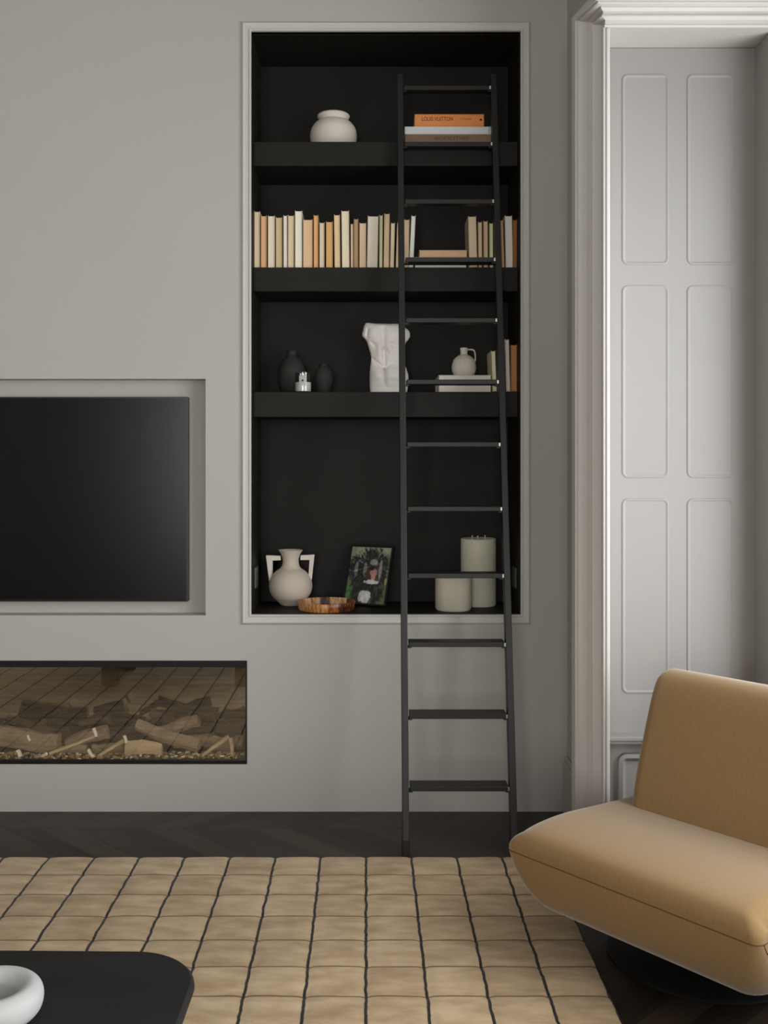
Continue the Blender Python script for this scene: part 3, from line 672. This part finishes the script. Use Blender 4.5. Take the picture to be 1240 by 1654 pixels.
obj('handle', bm, m_jug, t, subsurf=1, smooth=0)
# marble torso: rows of a closed shell, the back (towards the room) carrying the spine, blades and buttock creases
dT = 4.385; S_ = dT/F
LO = [(532, 591), (534, 588.5), (545, 586.3), (552, 584.6), (556, 585.4), (560, 589.5), (565, 592.6), (575, 595.5), (583, 598), (590, 599.3), (597, 598.8), (605, 597.6), (615, 596.8), (633, 596.8), (652, 598)]
RO = [(532, 644), (537, 649), (541, 654), (546, 660), (550, 662), (556, 662), (561, 659.5), (566, 655), (575, 652.2), (590, 650.8), (600, 653), (608, 656.4), (618, 659.4), (628, 659.6), (652, 657)]
DO = [(532, 11), (545, 13.5), (560, 14), (575, 12.5), (592, 11), (602, 13), (612, 16.5), (622, 17.5), (632, 15.5), (640, 13), (652, 13)]
def itp(T, y):
    for (a, u), (b, v) in zip(T, T[1:]):
        if a <= y <= b: f = (y-a)/(b-a); f = f*f*(3-2*f)*.5+f*.5; return u+(v-u)*f
    return T[-1][1]
def gs(d, w_): return math.exp(-(d/w_)**2)
def seg(x, y, ax, ay, bx_, by_, w_):
    L2 = (bx_-ax)**2+(by_-ay)**2; t_ = max(0, min(1, ((x-ax)*(bx_-ax)+(y-ay)*(by_-ay))/L2)); return gs(math.hypot(x-ax-t_*(bx_-ax), y-ay-t_*(by_-ay)), w_)
def back_relief(x, y):
    d = -3.4*seg(x, y, 618.5, 542, 619.5, 575, 2.6) - 3.0*seg(x, y, 619.5, 575, 621.5, 603, 2.4)
    d += -5.5*seg(x, y, 620.5, 610, 622, 636, 2.2) - 2.6*seg(x, y, 620.5, 609, 602, 593, 2.6) - 2.4*seg(x, y, 621, 609, 632, 600, 2.4)
    d += 2.2*gs(math.hypot((x-603)/10, (y-552)/9), 1) + 2.2*gs(math.hypot((x-637)/10, (y-553)/9), 1)
    d += 1.8*gs(math.hypot((x-612)/4.5, (y-580)/16), 1) + 1.8*gs(math.hypot((x-629)/4.5, (y-582)/16), 1)
    d += -1.6*seg(x, y, 600, 566, 606, 572, 2.2) - 1.7*seg(x, y, 629, 568, 636, 571, 2.2) - 1.5*seg(x, y, 624, 580, 628, 586, 2.5)
    d += 2.8*gs(math.hypot((x-609)/9, (y-619)/9), 1) + 2.8*gs(math.hypot((x-636)/10, (y-619)/9), 1)
    d += -2.0*seg(x, y, 594, 545, 592, 558, 2.0) - 2.0*seg(x, y, 649, 546, 650, 560, 2.2)
    return d
bm = bmesh.new(); rws = []; RL = 1.5; NR, NCc = 84, 44
for r_ in range(NR+1):
    y = 533.5 + (649-533.5)*r_/NR; a, b = itp(LO, y), itp(RO, y); c, hw_ = (a+b)/2, (b-a)/2; D = itp(DO, y)
    k = min(1, (r_+.6)/6); D *= math.sqrt(1-(1-k)**2)*.75+.25; hw2 = hw_*(1-.10*(1-k)**2)
    ring = []
    for q_ in range(2*NCc):
        th = PI*q_/NCc; tx = -math.cos(th); x = c+hw2*tx; e_ = abs(math.sin(th))**.8
        dep = e_*D
        if q_ < NCc: yy = -(dep + RL*back_relief(x, y)*min(1, e_*1.6)*(.4+.6*k))
        else: yy = dep*.8
        ytop = 1.8*math.sin((x-588)/16)*(1-k) + (x-600)*.055*(1-k)
        ring.append(bm.verts.new(((x-625)*S_, yy*S_, (649-y-ytop)*S_)))
    rws.append(ring)
for a, b in zip(rws, rws[1:]):
    for q_ in range(2*NCc): j_ = (q_+1) % (2*NCc); bm.faces.new((a[q_], a[j_], b[j_], b[q_]))
bm.faces.new(rws[0][::-1]); bm.faces.new(rws[-1])
tor = obj('marble_torso', bm, m_marble, smooth=60, loc=(px(625, dT), dT-D0, z3+.0003)); tag(tor, 'pale marble torso sculpture seen from the back behind the left stile', 'sculpture')
# amphora with two square handles
dA = 4.40
t = thing('amphora_vase', 'sand-coloured round-bodied amphora with two angular handles on the bottom shelf', 'vase', (px(469.3, dA), dA-D0, FZ+.0003))
k_ = dA/F
zb = FZ
def az(y): return pz(y, dA)-zb
prof_b = smooth_prof([(.034, 0.0), (.040, .002)] + [(.0915*math.cos(math.radians(a_)), .083+.083*math.sin(math.radians(a_))) for a_ in (-52, -35, -18, 0, 18, 35, 50, 60)] + [(.0375, az(914)), (.0345, az(909))], 6)
prof_n = [(.0335, az(908)), (.0345, az(902)), (.0405, az(895)), (.0500, az(889.5)), (.0515, az(888.3)), (.0480, az(888.6)), (.036, az(896)), (.030, az(905))]
obj('vase_body', lathe([(0, 0)] + prof_b + prof_n + [(0, az(912))], 72), m_bisque, t, smooth=50)
for sx_ in (-1, 1):
    bm = bmesh.new()
    xo, xi = 39.7, 30.5
    pts = [(16, 897), (xo-1.0, 895.5), (xo-5.5, 937), (xo-11, 932), (xo-9.2, 904.5), (15.5, 904.5)]
    if sx_ < 0: pts = [(16, 897.5), (xo+.3, 896.8), (xo-5.2, 940), (xo-9.3, 936), (xo-9.7, 905.5), (15.5, 905)]
    f_ = [bm.verts.new((sx_*a*k_, -.009, az(b))) for a, b in pts]; g_ = [bm.verts.new((sx_*a*k_, .009, az(b))) for a, b in pts]
    bm.faces.new(f_); bm.faces.new(g_[::-1])
    for i in range(len(pts)): j = (i+1) % len(pts); bm.faces.new((f_[i], f_[j], g_[j], g_[i]))
    bmesh.ops.triangulate(bm, faces=[f for f in bm.faces if len(f.verts) > 4])
    obj('handle', bm, m_jug, t, bevel=.0025)
# tray
dR = 4.285
bm = lathe([(0, .004), (.096, .004), (.107, .006), (.1095, .012), (.1115, .031), (.1135, .0345), (.1168, .0345), (.1185, .031), (.1155, .004), (.1135, 0), (0, 0)], 80)
o = obj('horn_tray', bm, tray_material(), smooth=40, loc=(px(527, dR), dR-D0, FZ+.0003)); tag(o, 'shallow round amber and brown striped tray on the bottom shelf', 'tray')
# photo frame with a dog portrait
def dog_color(u, v):
    """u 0..1 left to right, v 0..1 bottom to top: shaggy dark dog, pale muzzle, open mouth, white chest, garden behind"""
    n1 = noise.noise((u*6, v*6, 1)); n2 = noise.noise((u*18, v*18, 3))
    a_ = math.atan2(v-.66, u-.57); r_ = math.hypot(u-.57, (v-.66)*1.2)
    st = noise.noise((a_*7, r_*5, 2))*.6 + noise.noise((a_*17, r_*9, 7))*.5
    lit = max(0, st+.02)
    def mixc(a, b, t_): return tuple(x_*(1-t_)+y_*t_ for x_, y_ in zip(a, b))
    def inside(cx_, cy_, rx_, ry_, soft=.45, ed=.75):
        e_ = ((u-cx_)/rx_)**2 + ((v-cy_)/ry_)**2 + ed*(n2*.6+st*.6)
        return max(0, min(1, (1-e_)/soft))
    c = mixc((.07, .10, .045), (.20, .22, .15), max(0, min(1, (v-.55)*2.6+n1)))
    c = mixc(c, (.055, .13, .045), inside(.06, .16, .16, .16))
    fur = (.010+.26*lit**1.4, .010+.255*lit**1.4, .011+.25*lit**1.4)
    dark = (.006+.08*lit, .006+.08*lit, .006+.078*lit)
    c = mixc(c, fur, inside(.55, .64, .44, .40)); c = mixc(c, dark, inside(.50, .22, .46, .34)); c = mixc(c, fur, inside(.15, .58, .19, .30)); c = mixc(c, dark, inside(.30, .55, .13, .32))
    c = mixc(c, dark, inside(.86, .52, .10, .30)); c = mixc(c, dark, inside(.52, .86, .16, .12))
    gray = (.22+.25*st, .215+.25*st, .21+.25*st)
    c = mixc(c, gray, .8*inside(.60, .735, .11, .06)); c = mixc(c, gray, .75*inside(.78, .60, .045, .20)); c = mixc(c, gray, .5*inside(.40, .60, .05, .14)); c = mixc(c, gray, .5*inside(.18, .60, .05, .15))
    c = mixc(c, (.05, .017, .014), inside(.57, .51, .17, .11)); c = mixc(c, (.26, .14, .12), inside(.62, .55, .10, .075)); c = mixc(c, (.33, .17, .13), inside(.63, .47, .06, .08))
    c = mixc(c, (.003, .003, .003), inside(.56, .63, .085, .045)); c = mixc(c, (.002, .002, .002), inside(.46, .745, .045, .03)); c = mixc(c, (.002, .002, .002), inside(.72, .75, .04, .03))
    wh = (.40+.25*st, .39+.25*st, .37+.25*st)
    c = mixc(c, wh, inside(.60, .385, .19, .045)); c = mixc(c, wh, inside(.48, .12, .17, .13)); c = mixc(c, dark, inside(.50, .26, .2, .035))
    c = mixc(c, (.22, .22, .10), inside(.95, .40, .04, .07))
    return tuple(max(0, min(1, q_*1.5)) for q_ in c)
m_photo = bpy.data.materials.new('dog_portrait_print'); m_photo.use_nodes = True
ca = m_photo.node_tree.nodes.new('ShaderNodeVertexColor'); ca.layer_name = 'Print'
m_photo.node_tree.links.new(ca.outputs[0], m_photo.node_tree.nodes['Principled BSDF'].inputs['Base Color']); m_photo.node_tree.nodes['Principled BSDF'].inputs['Roughness'].default_value = .35
FW, FH = .200, .258
yaw, tilt = math.radians(-25), math.radians(-20)
t = thing('photo_frame', 'black-framed portrait photograph of a shaggy black and white dog', 'photo frame', (px(588, 4.365), 4.365-D0, FZ+.004))
t.rotation_euler = (Matrix.Rotation(yaw, 4, 'Z') @ Matrix.Rotation(tilt, 4, 'X')).to_euler()
bm = bmesh.new(); bw = .007
box(bm, -FW/2, FW/2, -.012, .006, 0, bw); box(bm, -FW/2, FW/2, -.012, .006, FH-bw, FH); box(bm, -FW/2, -FW/2+bw, -.012, .006, bw, FH-bw); box(bm, FW/2-bw, FW/2, -.012, .006, bw, FH-bw)
obj('frame_border', bm, m_black, t, bevel=.001)
obj('frame_back', B(-FW/2+bw, FW/2-bw, -.002, .005, bw, FH-bw), m_black, t)
bm = bmesh.new(); gx, gz = 130, 170; lay = bm.loops.layers.float_color.new('Print'); vv = []
for i in range(gx+1): vv.append([bm.verts.new((-FW/2+bw+(FW-2*bw)*i/gx, -.0035, bw+(FH-2*bw)*j/gz)) for j in range(gz+1)])
cc = [[dog_color(i/gx, j/gz) for j in range(gz+1)] for i in range(gx+1)]
for i in range(gx):
    for j in range(gz):
        f_ = bm.faces.new((vv[i][j], vv[i+1][j], vv[i+1][j+1], vv[i][j+1]))
        for lp, (a, b) in zip(f_.loops, ((i, j), (i+1, j), (i+1, j+1), (i, j+1))): lp[lay] = (*cc[a][b], 1)
obj('photograph', bm, m_photo, t)
bm = bmesh.new(); box(bm, -.02, .02, .006, .010, .0, .15)
obj('easel_strut', bm, m_black, t)
# pillar candles
dC = 4.40; rC = 57*dC/F/2
t = thing('pillar_candle', 'tall three-wick ivory pillar candle behind the shorter one', 'candle', (px(772.5, dC), dC-D0, FZ+.0003), group='ivory pillar candles')
hC = pz(869.5, dC)-FZ
obj('wax', lathe([(0, 0), (rC-.004, 0), (rC, .006), (rC, hC-.003), (rC-.003, hC), (rC-.010, hC-.004), (0, hC-.006)], 72), m_wax2, t, smooth=40)
for a, b in ((-.026, .0), (-.005, -.02), (.028, .004)): obj('wick', tube([(a, b, hC-.007), (a, b, hC+.013)], .0026, 8), m_wick, t)
dC = 4.27; rC = 58.5*dC/F/2
t = thing('pillar_candle', 'short wide ivory pillar candle at the front, below the ladder rung', 'candle', (px(732, dC), dC-D0, FZ+.0003), group='ivory pillar candles')
hC = pz(931, dC)-FZ
obj('wax', lathe([(0, 0), (rC-.006, 0), (rC, .008), (rC, hC-.003), (rC-.003, hC), (rC-.012, hC-.004), (0, hC-.006)], 72), m_wax, t, smooth=40)
for a, b in ((-.024, .0), (0, .02), (.024, 0)): obj('wick', tube([(a, b, hC-.007), (a, b, hC+.006)], .0024, 8), m_wick, t)
# sockets on the side panels
def socket(x0, x1, label):
    t = thing('wall_socket', label, 'socket', ((x0+x1)/2, .125, FZ+.09))
    s = 1 if x0 < 0 else -1
    obj('face_plate', B(-.004, .004, -.043, .043, 0, .085), m_socket, t, bevel=.002)
    bm = bmesh.new(); box(bm, s*.004-.0008, s*.004+.0008, -.012, .012, .018, .030); box(bm, s*.004-.0008, s*.004+.0008, -.006, .006, .048, .062)
    obj('pin_slot', bm, m_ink, t)
socket(nx0+.0015, nx0+.0095, 'grey socket plate on the left side panel beside the amphora')
socket(nx1-.0095, nx1-.0015, 'grey socket plate on the right side panel beside the tall candle')

# ------------------------------------------------------------------ coffee table and bowl
TZ = .35
tax0, tax1, tay0, tay1 = -1.99, -.354, -3.10, -1.905
tb_ = thing('coffee_table', 'low black-stained wooden coffee table with rounded corners on the rug', 'table', ((tax0+tax1)/2, (tay0+tay1)/2, .012), rz=math.radians(-.9))
hx, hy = (tax1-tax0)/2, (tay1-tay0)/2
def rounded_slab(hx, hy, R, prof, n=14):
    bm = bmesh.new(); L = []
    for ins, z in prof:
        r = max(R-ins, .001); a, b = hx-ins, hy-ins; pts = []
        for sx_, sy_, s in ((1, 1, 0), (-1, 1, 1), (-1, -1, 2), (1, -1, 3)):
            for k in range(n+1):
                t_ = (s+k/n)*PI/2; pts.append(bm.verts.new((sx_*(a-r)+r*math.cos(t_), sy_*(b-r)+r*math.sin(t_), z)))
        L.append(pts)
    for a, b in zip(L, L[1:]):
        for i in range(len(a)): j = (i+1) % len(a); bm.faces.new((a[i], a[j], b[j], b[i]))
    bm.faces.new(L[0][::-1]); bm.faces.new(L[-1]); return bm
T0 = TZ-.012
obj('table_top', rounded_slab(hx, hy, .15, [(.075, T0-.085), (.045, T0-.075), (.018, T0-.05), (.004, T0-.028), (0, T0-.017), (.0015, T0-.008), (.008, T0-.002), (.055, T0-.0002), (.06, T0)]), m_table, tb_, smooth=40)
for lx_ in (-.76+1.17, -1.58+1.17):
    for ly_ in (.24, -.24):
        obj('leg', lathe([(0, 0), (.052, 0), (.056, .004), (.056, T0-.086), (0, T0-.085)], 40), m_table, tb_, smooth=40, loc=(lx_, ly_, .003))
dB = 1.955
bx, by = px(-13, dB), dB-D0
bpf = smooth_prof([(.042, 0), (.070, .004), (.088, .018), (.0935, .038), (.089, .056), (.074, .067), (.057, .063), (.0475, .048), (.047, .030), (.040, .015), (.02, .010)], 6)
o = obj('ring_bowl', lathe([(0, 0)] + bpf + [(0, .0105)], 96), m_bowl, smooth=60, loc=(bx, by, TZ+.0003)); tag(o, 'chunky white ceramic bowl with a thick rolled rim on the black table', 'bowl')

# ------------------------------------------------------------------ lounge chair
CO = (.955, -1.215); CR = math.radians(-50.8)
ch = thing('swivel_lounge_chair', 'armless camel upholstered lounge chair on a round black swivel base', 'chair', (*CO, 0), rz=CR)
def cushion(prof, xa, xb, Ra, Rb, rfun, nseg=10, nlen=24):
    """prof: closed (y,z) loop; xa..xb along local x; ends rounded with per-vertex radius"""
    P_ = [Vector(p) for p in prof]; n = len(P_); bm = bmesh.new()
    area = sum(P_[i].x*P_[(i+1) % n].y - P_[(i+1) % n].x*P_[i].y for i in range(n)); sg = 1 if area > 0 else -1
    nr = []
    for i in range(n):
        t_ = (P_[(i+1) % n]-P_[i-1]).normalized(); nr.append(Vector((t_.y, -t_.x))*sg)      # outward
    rings = []
    def ring(kind, phi=0, f=0):
        out = []
        for i in range(n):
            R = rfun(P_[i])
            if kind == 'a': x = xa + R*Ra*(1-math.sin(phi)); ins = R*Ra*(1-math.cos(phi))
            elif kind == 'b': x = xb - R*Rb*(1-math.sin(phi)); ins = R*Rb*(1-math.cos(phi))
            else: a_, b_ = xa+R*Ra, xb-R*Rb; x = a_+(b_-a_)*f; ins = 0
            q_ = P_[i]-nr[i]*ins; out.append(bm.verts.new((x, q_.x, q_.y)))
        return out
    for k in range(nseg, 0, -1): rings.append(ring('a', PI/2*k/nseg))
    for k in range(nlen+1): rings.append(ring('m', f=k/nlen))
    for k in range(1, nseg+1): rings.append(ring('b', PI/2*k/nseg))
    for a, b in zip(rings, rings[1:]):
        for i in range(n): j = (i+1) % n; bm.faces.new((a[i], a[j], b[j], b[i]))
    global RINGS
    RINGS = [[v.co.copy() for v in r] for r in rings]
    bm.faces.new(rings[0][::-1]); bm.faces.new(rings[-1])
    return bm
SW0, SW1 = -.400, .392
sp_ = catmull([(-.394, .283), (-.388, .315), (-.360, .342), (-.29, .356), (-.18, .360), (-.05, .353), (.10, .345), (.26, .338), (.335, .320), (.36, .285), (.345, .23), (.27, .180), (.12, .140), (-.06, .115), (-.20, .104), (-.29, .110), (-.345, .140), (-.376, .190), (-.391, .240)], 5)
def rseat(p):
    dz = p.y-.285
    return .030 + (.050*min(1, (dz/.06))**2 if dz > 0 else .085*min(1, -dz/.15))
obj('seat', cushion(sp_, SW0, SW1, 1, .8, rseat), m_fabric, ch, smooth=80)
front = [r[0] for r in RINGS]; capR = RINGS[-1]; capL = RINGS[0]; rear = 9*5
line = [capL[rear].lerp(capL[0], k/6) for k in range(6)] + front + [capR[0].lerp(capR[rear], k/6) for k in range(1, 7)]
obj('seam_piping', tube(line, .0014, 6), m_piping, ch, smooth=60)
low = [capR[-k] for k in range(0, 36)]
obj('seam_piping', tube(low, .0014, 6), m_piping, ch, smooth=60)
bp_ = catmull([(.030, .315), (.038, .40), (.070, .51), (.108, .62), (.138, .695), (.168, .738), (.212, .754), (.255, .745), (.282, .71), (.278, .65), (.245, .52), (.212, .40), (.19, .315), (.15, .26), (.06, .26)], 5)
obj('backrest', cushion([(a, b-.008) for a, b in bp_], SW0+.110, SW1+.02, 1, 1, lambda p: .040), m_fabric, ch, smooth=80)
obj('swivel_base', lathe([(0, 0), (.262, 0), (.270, .003), (.271, .008), (.266, .012), (.10, .016), (.055, .03), (.05, .13), (0, .13)], 80), m_black, ch, smooth=40)
